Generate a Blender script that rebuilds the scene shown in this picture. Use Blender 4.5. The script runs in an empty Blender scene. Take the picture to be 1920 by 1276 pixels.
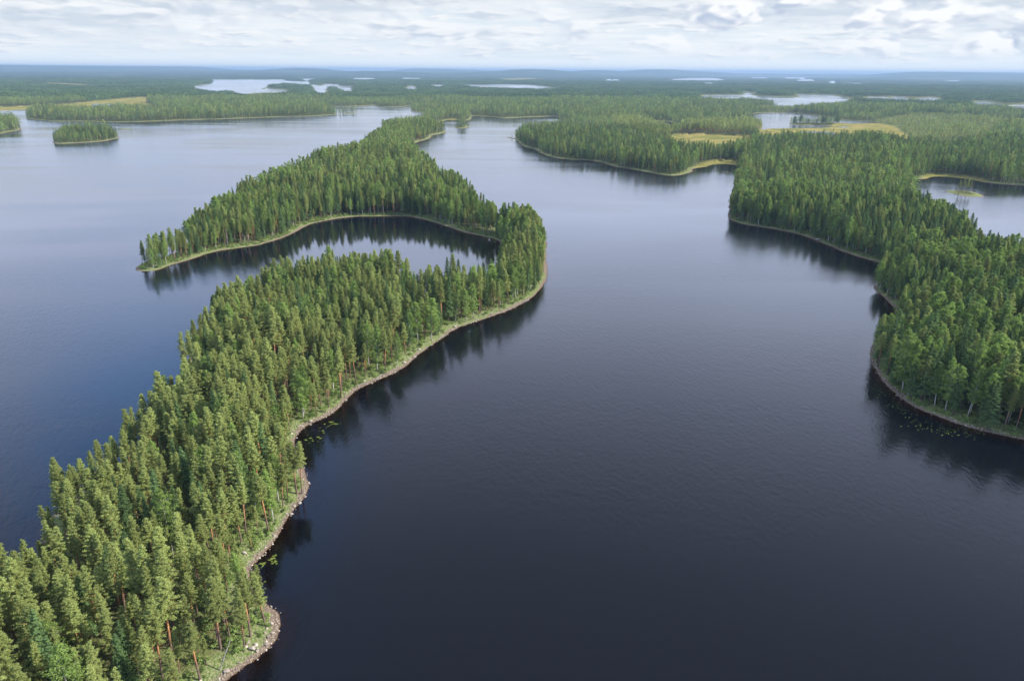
import bpy, math, random
import numpy as np
from mathutils import Matrix, Vector
rng = np.random.default_rng(7)
random.seed(7)
SC = bpy.context.scene
COL = SC.collection

# ------------------------------------------------------------------ camera
CAM_H = 100.0
FPX = 1387.0                      # focal length in photo pixels (1920 wide)
PITCH = math.atan((638 - 132.6) / FPX)
ROLL = math.atan(13.5 / 1920)
cam = bpy.data.cameras.new('camera'); camo = bpy.data.objects.new('camera', cam); COL.objects.link(camo)
cam.sensor_width = 36; cam.lens = 36 * FPX / 1920; cam.clip_start = 1; cam.clip_end = 200000
ROT = Matrix.Rotation(math.pi / 2 - PITCH, 3, 'X') @ Matrix.Rotation(ROLL, 3, 'Z')
camo.matrix_world = Matrix.Translation((0, 0, CAM_H)) @ ROT.to_4x4()
SC.camera = camo
R3 = np.array(ROT)

# ------------------------------------------------------------------ sun, sky, exposure
SUN_EL = math.radians(35); SUN_VEC = np.array([1.0, -0.08]); SUN_VEC /= np.linalg.norm(SUN_VEC)
sun = bpy.data.lights.new('sun', 'SUN'); suno = bpy.data.objects.new('sun', sun); COL.objects.link(suno)
sun.energy = 5.0; sun.angle = math.radians(0.6); sun.color = (1.0, 0.94, 0.84)
sd = Vector((SUN_VEC[0] * math.cos(SUN_EL), SUN_VEC[1] * math.cos(SUN_EL), math.sin(SUN_EL)))
suno.rotation_euler = sd.to_track_quat('Z', 'Y').to_euler()
SC.view_settings.view_transform = 'Standard'; SC.view_settings.look = 'None'
SC.view_settings.exposure = 0.65; SC.view_settings.gamma = 1

class NT:
    """small helper for node trees"""
    def __init__(s, tree): s.t = tree; s.n = tree.nodes; s.l = tree.links; s.n.clear()
    def node(s, typ, **kw):
        n = s.n.new(typ)
        for k, v in kw.items():
            if k.startswith('i_'):
                k = k[2:].replace('_', ' ')
                s.put(n.inputs[k], v)
            else: setattr(n, k, v)
        return n
    def put(s, sock, v):
        if isinstance(v, bpy.types.NodeSocket): s.l.new(v, sock)
        elif isinstance(v, bpy.types.Node): s.l.new(v.outputs[0], sock)
        else: sock.default_value = v
    def math(s, op, a, b=0.0, c=None, clamp=False):
        n = s.n.new('ShaderNodeMath'); n.operation = op; n.use_clamp = clamp
        s.put(n.inputs[0], a); s.put(n.inputs[1], b)
        if c is not None: s.put(n.inputs[2], c)
        return n.outputs[0]
    def vmath(s, op, a, b=None, scale=None):
        n = s.n.new('ShaderNodeVectorMath'); n.operation = op
        s.put(n.inputs[0], a)
        if b is not None: s.put(n.inputs[1], b)
        if scale is not None: s.put(n.inputs['Scale'], scale)
        return n.outputs[1] if op in ('DOT_PRODUCT', 'LENGTH') else n.outputs[0]
    def smooth(s, v, a, b, lo=0.0, hi=1.0):
        n = s.n.new('ShaderNodeMapRange'); n.interpolation_type = 'SMOOTHSTEP'; n.clamp = True
        s.put(n.inputs[0], v)
        for i, x in zip((1, 2, 3, 4), (a, b, lo, hi)): s.put(n.inputs[i], x)
        return n.outputs[0]
    def mix(s, f, a, b, mode='MIX'):
        n = s.n.new('ShaderNodeMix'); n.data_type = 'RGBA'; n.blend_type = mode
        s.put(n.inputs[0], f); s.put(n.inputs[6], a); s.put(n.inputs[7], b)
        return n.outputs[2]
    def noise(s, vec, scale, detail=4.0, rough=0.5, dist=0.0):
        n = s.node('ShaderNodeTexNoise'); s.put(n.inputs['Vector'], vec)
        n.inputs['Scale'].default_value = scale; n.inputs['Detail'].default_value = detail
        n.inputs['Roughness'].default_value = rough; n.inputs['Distortion'].default_value = dist
        return n.outputs[0]
    def comb(s, x, y, z):
        n = s.n.new('ShaderNodeCombineXYZ'); s.put(n.inputs[0], x); s.put(n.inputs[1], y); s.put(n.inputs[2], z)
        return n.outputs[0]

world = bpy.data.worlds.new('World'); SC.world = world; world.use_nodes = True
W = NT(world.node_tree)
STR = 0.15
tc = W.node('ShaderNodeTexCoord'); dirv = W.vmath('NORMALIZE', tc.outputs['Generated'])
sep = W.node('ShaderNodeSeparateXYZ', i_Vector=dirv)
sky = W.node('ShaderNodeTexSky', sky_type='NISHITA', sun_disc=False, sun_elevation=SUN_EL,
             sun_rotation=math.atan2(SUN_VEC[0], SUN_VEC[1]), altitude=100, air_density=1.0, dust_density=1.0, ozone_density=1.0)
zc = W.math('MAXIMUM', sep.outputs[2], 0.0)
az = W.math('ARCTAN2', sep.outputs[0], sep.outputs[1])
# cloud deck seen in perspective: rows get thinner towards the horizon
den = W.math('ADD', zc, 0.030)
pl = W.comb(W.math('DIVIDE', sep.outputs[0], den), W.math('DIVIDE', sep.outputs[1], den), 0.0)
n1 = W.noise(W.vmath('MULTIPLY', pl, (0.8, 1.0, 1.0)), 0.24, 7, 0.56, 0.3)
n2 = W.noise(W.vmath('ADD', pl, (13.1, 4.2, 2.0)), 0.13, 3, 0.5)
def billow(ox, oz, sx, sz, sc, seed, det=2.0):
    """heaped cloud heads; (ox, oz) shifts the look-up towards the sun to tell lit from shaded sides"""
    v = W.comb(W.math('MULTIPLY', W.math('ADD', az, ox), sx), W.math('MULTIPLY', W.math('ADD', zc, oz), sz), seed)
    wn = W.node('ShaderNodeTexNoise', i_Vector=v, i_Scale=sc * 1.3, i_Detail=3.0, i_Roughness=0.55)
    wv = W.vmath('MULTIPLY_ADD', W.vmath('SUBTRACT', wn.outputs['Color'], (.5, .5, .5)), (0.7, 0.7, 0.0)); 
    wv.node.inputs[2].default_value = (0, 0, 0); W.put(wv.node.inputs[2], v)
    vo = W.node('ShaderNodeTexVoronoi', feature='F1', voronoi_dimensions='2D', i_Vector=W.vmath('ADD', wv, (seed * 3.1, seed * 1.7, 0.0)), i_Scale=sc)
    vo.inputs['Detail'].default_value = det; vo.inputs['Roughness'].default_value = 0.52; vo.inputs['Lacunarity'].default_value = 2.2
    return vo.outputs['Distance']
def layer(sx, sz, sc, seed, cover_lo, cover_hi, dx=0.010, dz=0.0045, big=0.5):
    a = billow(0, 0, sx, sz, sc, seed); b = billow(dx, dz, sx, sz, sc, seed)
    lit = W.math('MULTIPLY_ADD', W.math('SUBTRACT', b, a), 3.2, 0.55, clamp=True)
    v = W.comb(W.math('MULTIPLY', az, sx), W.math('MULTIPLY', zc, sz), seed + 5)
    g = W.noise(v, sc * big, 5, 0.6)
    dens = W.math('SUBTRACT', W.math('ADD', g, 0.30), W.math('MULTIPLY', a, 0.55))
    return lit, W.smooth(dens, cover_lo, cover_hi)
# far rows (small, flat), middle rows, big heads high on the right
l1, c1 = layer(15.0, 85.0, 1.1, 1.3, 0.40, 0.62, dx=0.008, dz=0.0022)
l2, c2 = layer(10.0, 46.0, 0.9, 4.1, 0.36, 0.60, dx=0.012, dz=0.0050)
l3, c3 = layer(11.0, 24.0, 0.95, 8.6, 0.30, 0.52, dx=0.012, dz=0.0090)
K = 1.0 / STR / 2 ** 0.65
def kc(r, g, b): return (r * K, g * K, b * K, 1)
streak = W.smooth(W.noise(W.comb(W.math('MULTIPLY', az, 7.0), W.math('MULTIPLY', zc, 130.0), 0.4), 1.0, 6, 0.6), 0.35, 0.65)
base = W.mix(streak, kc(0.78, 0.87, 0.94), kc(0.93, 0.97, 1.0))                     # thin veil behind the rows
base = W.mix(W.smooth(zc, 0.022, 0.004), base, kc(0.98, 1.04, 1.06))
def over(bg_, l, c, dark, light, amt): return W.mix(W.math('MULTIPLY', c, amt), bg_, W.mix(l, dark, light))
cl = over(base, l1, c1, kc(0.70, 0.77, 0.87), kc(0.99, 1.0, 1.0), W.smooth(zc, 0.006, 0.018, 0.0, 0.8))
cl = over(cl, l2, c2, kc(0.58, 0.66, 0.78), kc(0.97, 0.99, 1.0), W.smooth(zc, 0.022, 0.040, 0.0, 0.85))
greyband = W.smooth(W.noise(W.comb(W.math('MULTIPLY', az, 3.2), W.math('MULTIPLY', zc, 27.0), 6.4), 1.0, 6, 0.6), W.smooth(zc, 0.025, 0.07, 0.50, 0.36), W.smooth(zc, 0.025, 0.07, 0.66, 0.56))
cl = W.mix(W.math('MULTIPLY', greyband, W.smooth(zc, 0.018, 0.045, 0.0, 0.6)), cl, W.mix(l2, kc(0.57, 0.65, 0.76), kc(0.74, 0.80, 0.88)))
cl = over(cl, l3, c3, kc(0.54, 0.62, 0.77), kc(1.02, 1.03, 1.04), W.math('MULTIPLY', W.smooth(W.math('ADD', zc, W.math('MULTIPLY', az, 0.02)), 0.020, 0.040), W.smooth(az, -0.1, 0.26, 0.35, 1.0)))
cl_low = cl
cl_mid = W.mix(W.smooth(n1, 0.35, 0.65), kc(1.12, 1.29, 1.80), kc(1.56, 1.76, 2.28))
cl_high = W.mix(W.smooth(n1, 0.35, 0.65), kc(0.44, 0.51, 0.70), kc(0.70, 0.79, 1.05))
cloudc = W.mix(W.smooth(zc, 0.095, 0.17), cl_low, cl_mid)
cloudc = W.mix(W.smooth(zc, 0.24, 0.66), cloudc, cl_high)
# a wide blue opening in the deck on the left, smaller random ones
gap_dir = Vector((math.sin(math.radians(-27)) * math.cos(math.radians(27)), math.cos(math.radians(-27)) * math.cos(math.radians(27)), math.sin(math.radians(27))))
gd = W.vmath('DOT_PRODUCT', dirv, tuple(gap_dir))
gapn = W.math('ADD', gd, W.math('MULTIPLY', W.math('SUBTRACT', n2, 0.5), 0.12))
gap = W.smooth(gapn, 0.955, 0.99)
gap2 = W.math('MULTIPLY', W.smooth(n2, 0.56, 0.66), W.smooth(zc, 0.10, 0.2))
gapm = W.math('MAXIMUM', gap, W.math('MULTIPLY', gap2, 0.6))
col = W.mix(gapm, cloudc, W.vmath('MULTIPLY', sky.outputs[0], (1.5, 2.0, 2.6)))
bg = W.node('ShaderNodeBackground', i_Color=col, i_Strength=STR)
wo = W.node('ShaderNodeOutputWorld'); W.put(wo.inputs[0], bg)
world.cycles.sampling_method = 'MANUAL'; world.cycles.sample_map_resolution = 1024

cy = SC.cycles
cy.use_denoising = True
try: cy.denoiser = 'OPENIMAGEDENOISE'
except Exception: pass
cy.max_bounces = 6; cy.diffuse_bounces = 2; cy.glossy_bounces = 2; cy.transmission_bounces = 2
cy.transparent_max_bounces = 8; cy.volume_bounces = 0; cy.caustics_reflective = False; cy.caustics_refractive = False
cy.sample_clamp_indirect = 4

# ------------------------------------------------------------------ turning sight lines into places on the ground
def ray_dir(px, py):
    d = np.stack([np.asarray(px, float) - 960, 638 - np.asarray(py, float), -FPX * np.ones_like(np.asarray(px, float))], -1)
    return d @ R3.T
def unproj(px, py, z=0.0):
    d = ray_dir(px, py); t = (z - CAM_H) / d[..., 2]
    return np.stack([d[..., 0] * t, d[..., 1] * t], -1)
def project(P):
    q = (np.asarray(P, float) - np.array([0, 0, CAM_H])) @ R3
    return 960 + FPX * q[..., 0] / -q[..., 2], 638 - FPX * q[..., 1] / -q[..., 2], -q[..., 2]

def poly(pts, sm=True, jit=0.0, seed=1):
    """shore outline: (x, y) seen waterline; (x, y, h) seen at a tree top h metres up; ('m', X, Y) in metres"""
    w = []
    for p in pts:
        if p[0] == 'm': w.append((p[1], p[2]))
        else:
            h = p[2] if len(p) > 2 else 0.0
            if h and p[1] < 195: h = 17.0          # near banks of far lakes are hidden behind full-grown trees
            w.append(tuple(unproj(p[0], p[1], h)))
    w = np.array(w); n = len(w)
    if not sm: return w
    out = []
    r = np.random.default_rng(seed)
    for i in range(n):
        p0, p1, p2, p3 = w[i - 1], w[i], w[(i + 1) % n], w[(i + 2) % n]
        L = np.linalg.norm(p2 - p1); dist = max(60, np.linalg.norm((p1 + p2) / 2))
        k = int(max(1, min(12, L / (dist * 0.008))))
        # centripetal Catmull-Rom
        t01 = max(1e-3, np.linalg.norm(p1 - p0) ** .5); t12 = max(1e-3, L ** .5); t23 = max(1e-3, np.linalg.norm(p3 - p2) ** .5)
        m1 = (p2 - p1) + t12 * ((p1 - p0) / t01 - (p2 - p0) / (t01 + t12))
        m2 = (p2 - p1) + t12 * ((p3 - p2) / t23 - (p3 - p1) / (t12 + t23))
        for j in range(k):
            t = j / k
            q = (2*t**3-3*t**2+1)*p1 + (t**3-2*t**2+t)*m1 + (-2*t**3+3*t**2)*p2 + (t**3-t**2)*m2
            if j: q = q + r.normal(0, 1, 2) * L / k * 0.07
            out.append(q)
    return np.array(out)

def slit(x0, x1, y, h, tt=0):
    c = (x0 + x1) / 2; r = (x1 - x0) / 2
    a = np.linspace(0, 2 * math.pi, 10, endpoint=False)
    hh = 11 if y < 160 else 8
    return [(c + r * math.cos(t) * (1 + .08 * math.sin(5 * t + x0)), y + h / 2 * math.sin(t) * (1 + .3 * math.cos(3 * t + x0)), (hh if math.sin(t) > .1 and y < 200 else 0)) for t in a]

T = 14.0
lake = [(-700, 205), (-300, 209), (-100, 209), (10, 207.5), (70, 205), (60, 209), (53, 216), (51, 222.5), (82, 226), (105, 228), (150, 227.5), (215, 229),
    (275, 228), (325, 226), (375, 224.5), (425, 223), (480, 221), (530, 219), (585, 218), (630, 214.8), (645, 213.2), (670, 211.5), (669, 210.7), (645, 211.8), (637, 206, 12),
    (626, 202, 10), (616, 199.5), (655, 199.5), (680, 199), (705, 197), (708, 200), (725, 200.5), (755, 200), (770, 197.5), (771, 202.5), (775, 208.7),
    (790, 211), (795, 221), (797, 227.5), (807, 231), (817, 230), (830, 227.5), (840, 225), (860, 225.5), (870, 227), (882, 224), (890, 217.5), (920, 219), (945, 222), (960, 221.5),
    (985, 220), (1015, 219), (1042, 217.5), (1047, 221), (1058, 227), (1072, 230), (1062, 233), (1030, 226, 14), (985, 227, 14), (967, 236, 14), (963, 246, 12), (949, 256), (960, 258.5),
    (975, 270), (985, 276), (1000, 279), (1015, 287.5), (1035, 295), (1065, 299), (1100, 300.5), (1132, 306), (1150, 312), (1175, 316),
    (1210, 322.5), (1240, 328), (1260, 329.5), (1282, 327), (1297, 322.5), (1302, 316), (1322, 313), (1335, 309), (1360, 307.5), (1378, 310),
    (1388, 318), (1380, 325), (1376, 336, 12), (1371, 354, 13), (1369, 375, 8), (1369, 411), (1400, 421.5), (1440, 427.6), (1473, 433.6), (1503, 441), (1533, 452), (1563.5, 464), (1597, 477.5),
    (1627, 486.5), (1656, 495.6), (1664, 503), (1652, 525), (1638, 539), (1655, 555), (1669, 569.5), (1684, 588), (1668, 618), (1636, 645), (1633, 660), (1634, 677.6), (1646.5, 702), (1667, 726.5), (1691, 747), (1720, 765),
    (1761, 781.5), (1789, 792), (1830, 804), (1871, 814), (1920, 824), (2000, 848), (2150, 905), (2400, 1010), ('m', 260, 60), ('m', 420, -120), ('m', 600, -900), ('m', -300, -1500), ('m', -2500, -1200), ('m', -3300, 300), ('m', -3400, 1500)]
pen = [(425.6, 1274.6), (451, 1254), (482, 1234), (502, 1216), (520, 1195), (526, 1170), (523, 1149), (507, 1137), (487, 1116), (472, 1088), (468, 1067),
    (484, 1050), (502, 1029), (523, 1001), (541, 968), (560, 945), (574, 926), (580, 908), (574, 889), (563, 863), (552, 833), (556, 817), (571, 801), (623, 775), (647, 751),
    (670, 730), (717, 709), (755, 690), (788, 662), (821, 639), (858, 615), (905, 599), (952, 582), (990, 563), (1018, 535), (1026, 512),
    (1024, 490), (1024, 472), (1020, 448), (1006, 403, T), (976, 397, T), (948, 398, 14), (931, 394, 9), (918, 387, 11), (901, 373, T), (891, 353, T), (881, 343, T), (858, 333, T),
    (836, 321, T), (813, 299, T), (790, 282, T), (774, 275, 6), (770, 274), (785, 266), (805, 260), (811, 254), (826, 251), (838, 247.5), (836, 246.3), (831, 243), (826, 228, 14),
    (803, 224, T), (793, 221, T), (750, 224, T), (723, 228, T), (713, 245, T), (698, 249, T), (683, 259, T), (671, 272, T), (640, 279, T), (630, 283, T), (565, 303, T),
    (500, 333, T), (478, 338, T), (415, 368, T), (378, 394, T), (356, 404, T), (331, 427, 13), (305, 443, 12), (288, 484), (272, 491), (259, 498), (253, 503.5), (257, 507),
    (265, 508.6), (288, 508), (310, 501), (335, 493), (365, 484), (395, 474), (426, 468), (456, 464), (491, 458), (521, 449), (546, 439), (566, 428),
    (591, 418), (640, 409), (673, 406), (715, 405.6), (765, 406), (795.5, 412), (828, 421), (856, 431), (881, 438), (911, 444.5), (928, 448), (940, 458),
    (941, 470), (938, 486), (930, 500), (917, 492, 11), (900.5, 492, T), (849, 504, T), (797, 499, T), (727, 486, T), (661, 475, T), (604, 467, T), (576, 481, T), (510, 495, T),
    (488, 500, T), (460, 527, T), (428, 532, T), (397, 538, T), (386, 563, T), (348, 597, T), (333, 640, T), (330, 698, T), (286, 714, T), (244, 753, T), (196, 791, T),
    (150, 804, T), (115, 857, T), (74, 868, T), (48, 934, T), (18, 994, T), (-28, 1006, T), (-120, 1050, T), (-260, 1110, T), (-420, 1240, T), ('m', -170, 20), ('m', -190, -60), ('m', -120, -80), ('m', -75, 0), ('m', -72, 50), (330, 1345)]
POLYS = [
    ('lake', lake), ('pen', pen),
    ('isl', [(100, 268), (105, 270), (150, 268), (190, 265.5), (215, 261), (225, 257.5), (222, 253), (221, 241, 13), (200, 232.5, 14), (170, 230.5, 15), (125, 236, 14), (110, 241, 13), (101, 262)]),
    ('isl', [(221, 241.6), (235, 241.1), (253, 241.5), (245, 242.5), (228, 242.6)]),
    ('isl', [(-40, 258), (0, 251), (20, 247), (35, 245), (41, 240), (37, 225, 14), (27, 215, 14), (0, 209.5, 15), (-60, 210, 15), (-150, 225, 10), (-100, 262)]),
    ('isl', [(854, 239), (862, 241), (874, 240.5), (877, 236), (868, 233)]),
    ('isl', slit(1352, 1372, 323, 1.6)),
    # lakes inside the mainland
    ('w', [(1716, 336), (1732, 336), (1755, 331), (1792, 333), (1815, 336), (1840, 341), (1865, 344), (1920, 347.5), (2050, 356), (2200, 380), (2150, 530, T), (2030, 500, T), (1925, 463, T), (1908, 451, T), (1872, 448, T), (1841, 432, T), (1835, 417, T), (1811, 401, T), (1781, 383, T), (1733, 374, T), (1722, 352, 12)]),
    ('isl', [(1772, 359.6), (1793, 357), (1823, 359.5), (1843, 369), (1828, 369.5), (1811, 368.5), (1790, 364)]),
    ('w', [(1399, 221), (1420, 212.5), (1440, 211), (1485, 211), (1522, 215), (1557, 220), (1590, 226), (1640, 228), (1645, 230), (1600, 232), (1567, 231), (1520, 231.4), (1482, 230.3), (1480, 232), (1500, 234.5), (1540, 235), (1560, 237.5), (1540, 239.7), (1485, 240.5), (1440, 241.5), (1430, 244), (1427, 235), (1410, 227.5)]),
    ('w', [(1492, 247.5), (1540, 246.5), (1560, 248.5), (1575, 252), (1595, 256), (1560, 255), (1540, 251.5), (1500, 249.3)]),
    ('w', slit(1567, 1592, 238.5, 2.0)), ('w', slit(1618, 1640, 258.8, 1.2)), ('w', slit(1652, 1670, 259.2, 1.3)),
    ('w', [(1217, 229), (1250, 227.5), (1262, 231), (1275, 244), (1262, 247), (1240, 239)]),
    ('w', [(1062, 207.5), (1085, 208), (1088, 211), (1070, 213), (1060, 210)]),
    ('w', [(1320, 179), (1330, 178), (1391, 178), (1392.5, 173), (1410, 173), (1411, 179), (1440, 181), (1485, 182.5), (1499, 182), (1500, 177), (1550, 177.5), (1572, 181), (1590, 184.5), (1562, 190, 12), (1490, 191.5, 12), (1457, 189, 12), (1435, 184, 12), (1360, 184.5, 10), (1335, 182.5, 8)]),
    ('w', [(1840, 189.5), (1875, 194), (1885, 197.5), (1917, 196), (1970, 191), (2100, 200), (2050, 216, 12), (1920, 207, 12), (1890, 202, 12), (1841, 196, 12)]),
    ('w', slit(1672, 1700, 182.5, 2.6)), ('w', slit(1725, 1760, 184, 3)), ('w', slit(1627, 1664, 182.3, 1.4)),
    ('w', slit(1267, 1355, 148.3, 4)), ('w', slit(1409, 1438, 145, 2.2)), ('w', slit(1136, 1146, 149.5, 2.4)), ('w', slit(1149, 1159, 149.7, 2.2)),
    ('w', slit(1472, 1511, 145.2, 3)), ('w', slit(1500, 1525, 150, 2.8)), ('w', slit(1555, 1566, 153.5, 3.6)), ('w', slit(1322, 1336, 156, 1.6)),
    ('w', slit(1595, 1616, 156.3, 1.2)), ('w', slit(1775, 1799, 151.2, 1.4)),
    ('w', [(366, 161), (385, 159), (398, 156), (401, 151), (410, 149), (480, 149), (530, 149), (532, 151), (572, 153), (572, 147.5), (585, 147.5), (585, 150.5), (577, 151), (575, 157, 8), (540, 154.6, 8), (507, 156, 8), (496, 161, 5), (490, 165), (534, 169), (532, 172.5), (480, 174.5), (457, 177), (425, 177.5), (400, 175.5), (375, 171), (370, 169)]),
    ('w', [(587, 158.5), (600, 161), (609, 159), (609, 157), (632, 157.5), (636, 160.5), (660, 161.5), (661, 164), (652, 169, 12), (640, 164, 12), (625, 160.5, 12), (612, 161, 12), (611, 173, 12), (602, 172, 12), (590, 163, 10)]),
    ('w', slit(662, 700, 147, 1.8)), ('w', slit(755, 786, 146.7, 1.5)), ('w', slit(764, 778, 163.5, 4)), ('w', slit(812, 828, 160, 2)),
    ('w', [(883, 159), (960, 158.3), (1022, 162), (1018, 165, 10), (985, 164.5, 10), (940, 163.5, 10), (905, 162, 10)]),
    ('w', slit(172, 215, 195.5, 2.2)), ('w', slit(80, 104, 203.2, 1.6)),
    ('w', [(195, 204), (240, 202.5), (280, 200.5), (285, 205), (240, 208), (200, 208)]),
]
LAND = [poly(p, True, seed=i + 3) for i, (k, p) in enumerate(POLYS)]
MARSH = [poly(p, True, seed=50 + i) for i, p in enumerate([
    [(1425, 246), (1440, 241), (1540, 238), (1600, 231), (1655, 233), (1690, 247), (1704, 255), (1672, 261, 11), (1590, 259, 12), (1500, 255, 13), (1440, 253, 13), (1422, 250, 8)],
    [(1278, 254), (1398, 256.5), (1397, 264, 12), (1370, 268, 13), (1330, 272, 13), (1290, 272, 12)],
    [(1301, 317.5), (1318, 308.5), (1338, 304.5), (1385, 302.5), (1389, 309), (1360, 309), (1335, 311)],
    [(455, 176), (534, 172), (531, 178), (512, 183), (480, 185), (462, 183)],
    [(-200, 205), (0, 202), (82, 199), (140, 195), (200, 189), (275, 184), (276, 193), (284, 200, 12), (200, 201, 12), (162, 203, 12), (105, 205, 8), (70, 209), (0, 212), (-200, 214)],
    [(75, 156.0), (120, 157), (175, 162), (172, 166), (110, 162.5), (75, 159.5)],
    [(1350, 162), (1400, 161), (1450, 163), (1400, 165.5)],
    [(940, 149), (1000, 147.5), (1005, 150.5), (960, 153)],
    [(846, 224), (862, 224.5), (864, 228), (846, 228)],
    [(1730, 333), (1755, 327.5), (1792, 330), (1825, 334), (1850, 341), (1840, 344), (1800, 336), (1740, 338)],
    [(1860, 154), (1925, 154), (1925, 155.5), (1860, 155.5)],
    [(1760, 266), (1800, 268), (1830, 272), (1780, 272)],
])]
SCRUB = [poly(p, True, seed=80 + i) for i, p in enumerate([
    [(1640, 231), (1680, 222), (1740, 216), (1840, 222), (1950, 232), (1950, 244), (1880, 250), (1850, 262, 8), (1830, 272, 12), (1740, 271, 12), (1672, 261, 12), (1704, 255), (1680, 244)],
    [(1420, 200), (1520, 203), (1530, 208), (1430, 210)],
])]
OLDP = [poly(p, True, seed=90 + i) for i, p in enumerate([
    [(1155, 228), (1200, 231), (1250, 250), (1290, 280), (1275, 292), (1235, 272), (1160, 246)],
    [(1240, 240), (1420, 236), (1430, 252), (1300, 257), (1245, 253)],
])]

def edges_of(polys):
    a = np.concatenate(polys); b = np.concatenate([np.roll(p, -1, 0) for p in polys]); return a, b
def seg_dist2(P, a, b):
    ab = b - a; L = (ab ** 2).sum(1) + 1e-9
    ap = P[:, None, :] - a[None]
    t = np.clip((ap * ab[None]).sum(2) / L[None], 0, 1)
    d = ap - t[..., None] * ab[None]
    return (d ** 2).sum(2)
def sdf_block(P, A, B):
    """distance to the nearest edge and even-odd count for a compact block of points"""
    lo = P.min(0); hi = P.max(0); c = (lo + hi) / 2; R = np.linalg.norm(hi - lo) / 2
    dc = np.sqrt(seg_dist2(c[None], A, B)[0])
    k = dc <= dc.min() + 2 * R + 1e-6
    a, b = A[k], B[k]
    out = np.empty(len(P))
    for s in range(0, len(P), 4096): out[s:s+4096] = np.sqrt(seg_dist2(P[s:s+4096], a, b).min(1))
    y0 = np.minimum(A[:, 1], B[:, 1]); y1 = np.maximum(A[:, 1], B[:, 1])
    k = (y1 >= lo[1]) & (y0 <= hi[1]) & (np.maximum(A[:, 0], B[:, 0]) >= lo[0])
    par = np.zeros(len(P), bool)
    if k.any():
        a, b = A[k], B[k]
        for s in range(0, len(P), 4096):
            x = P[s:s+4096, 0:1]; y = P[s:s+4096, 1:2]
            cr = (a[None, :, 1] > y) != (b[None, :, 1] > y)
            xx = (b[None, :, 0] - a[None, :, 0]) * (y - a[None, :, 1]) / (b[None, :, 1] - a[None, :, 1] + 1e-12) + a[None, :, 0]
            par[s:s+4096] = ((cr & (x < xx)).sum(1) % 2).astype(bool)
    return out, par
def sdf_points(P, polys, cell=None):
    """for arbitrary points: sorted into log-polar cells"""
    A, B = edges_of(polys)
    r = np.hypot(P[:, 0], P[:, 1]) + 1; th = np.arctan2(P[:, 0], P[:, 1])
    key = (np.log(r) * 14).astype(int) * 1000 + (th * 18 + 100).astype(int)
    o = np.argsort(key, kind='stable'); ks = key[o]
    cuts = np.flatnonzero(np.diff(ks)) + 1
    D = np.empty(len(P)); I = np.empty(len(P), bool)
    for g in np.split(o, cuts):
        D[g], I[g] = sdf_block(P[g], A, B)
    return D, I
def land_sdf(P):
    d, i = sdf_points(P, LAND)            # outside everything = mainland; inside an odd number = water
    return np.where(i, -d, d)
def inside(P, polys):
    d, i = sdf_points(P, polys); return np.where(i, d, -d)

# value noise for the relief
def vnoise(P, scale, seed):
    q = P / scale; i = np.floor(q).astype(np.int64); f = q - i; f = f * f * (3 - 2 * f)
    def h(a, b):
        n = (a * 374761393 + b * 668265263 + seed * 1274126177) & 0xffffffff
        n = ((n ^ (n >> 13)) * 1274126177) & 0xffffffff
        return ((n ^ (n >> 16)) & 0xffff) / 65535.0
    a = h(i[:, 0], i[:, 1]); b = h(i[:, 0] + 1, i[:, 1]); c = h(i[:, 0], i[:, 1] + 1); d = h(i[:, 0] + 1, i[:, 1] + 1)
    return (a * (1 - f[:, 0]) + b * f[:, 0]) * (1 - f[:, 1]) + (c * (1 - f[:, 0]) + d * f[:, 0]) * f[:, 1]
def sstep(x, a, b):
    t = np.clip((x - a) / (b - a), 0, 1); return t * t * (3 - 2 * t)
HILLS = [(880, 133.5, 21000, 1500, 105), (1000, 133, 15000, 1000, 110), (60, 126, 22000, 3600, 110), (330, 130, 24000, 1600, 85), (560, 131, 17000, 1000, 85), (1480, 137, 22000, 3000, 95), (700, 132, 13500, 900, 85), (1240, 135, 20000, 1300, 95), (1800, 139, 21000, 2500, 90), (780, 132, 22000, 900, 100), (1120, 134, 18000, 900, 85)]
def height(P, d, marsh):
    r = np.hypot(P[:, 0], P[:, 1])
    z = np.where(d > 0, 0.05 + np.minimum(d, 5) * 0.13 + np.clip(d - 5, 0, 28) * 0.085, np.maximum(-0.02 + d * 0.16, -4))
    land = d > 0
    n = vnoise(P, 26, 1) * 0.6 + vnoise(P, 9, 2) * 0.25
    z += np.where(land, n * sstep(d, 3, 12) * 1.2, 0)
    rdg = unproj(700, 335); q = (P - rdg) / np.array([95.0, 120.0])
    z += np.where(land, sstep(d, 4, 26) * 8 * np.exp(-(q ** 2).sum(1)), 0)          # the wooded ridge behind the bay
    rise = sstep(d, 60, 900) * (1 - .6 * sstep(r, 1800, 2600))
    z += rise * (vnoise(P, 900, 5) * 9 + vnoise(P, 260, 6) * 3)
    far = sstep(r, 9000, 17000) * sstep(d, 300, 2600)
    z += far * (vnoise(P, 4200, 8) ** 1.5 * 50 + vnoise(P, 1500, 9) * 10 + (1 - np.abs(2 * vnoise(P, 2600, 10) - 1)) ** 2 * 24)
    for hx, hy, hr, hw, hh in HILLS:
        dd = ray_dir(hx, hy); u = dd[:2] / np.linalg.norm(dd[:2]); c = u * hr
        z += far * hh * np.exp(-((P - c) ** 2).sum(1) / hw ** 2) * 0.9
    z = np.where(marsh > 0, np.minimum(z, 0.35 + 0.01 * np.clip(d, 0, 40)) * 1.0, z)
    # far woods are part of the ground's relief: canopy height past the last built trees
    can = sstep(r, 6300, 6900) * sstep(d, 15, 60) * sstep(-marsh, 0, 40) * land
    z += can * (7 + 5 * vnoise(P, 60, 11) + 2 * vnoise(P, 25, 12))
    z = np.minimum(z, 166)
    # the curve of the earth
    z -= r * r / (2 * 7.4e6) * sstep(r, 8000, 20000) * 0.55
    return z

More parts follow.
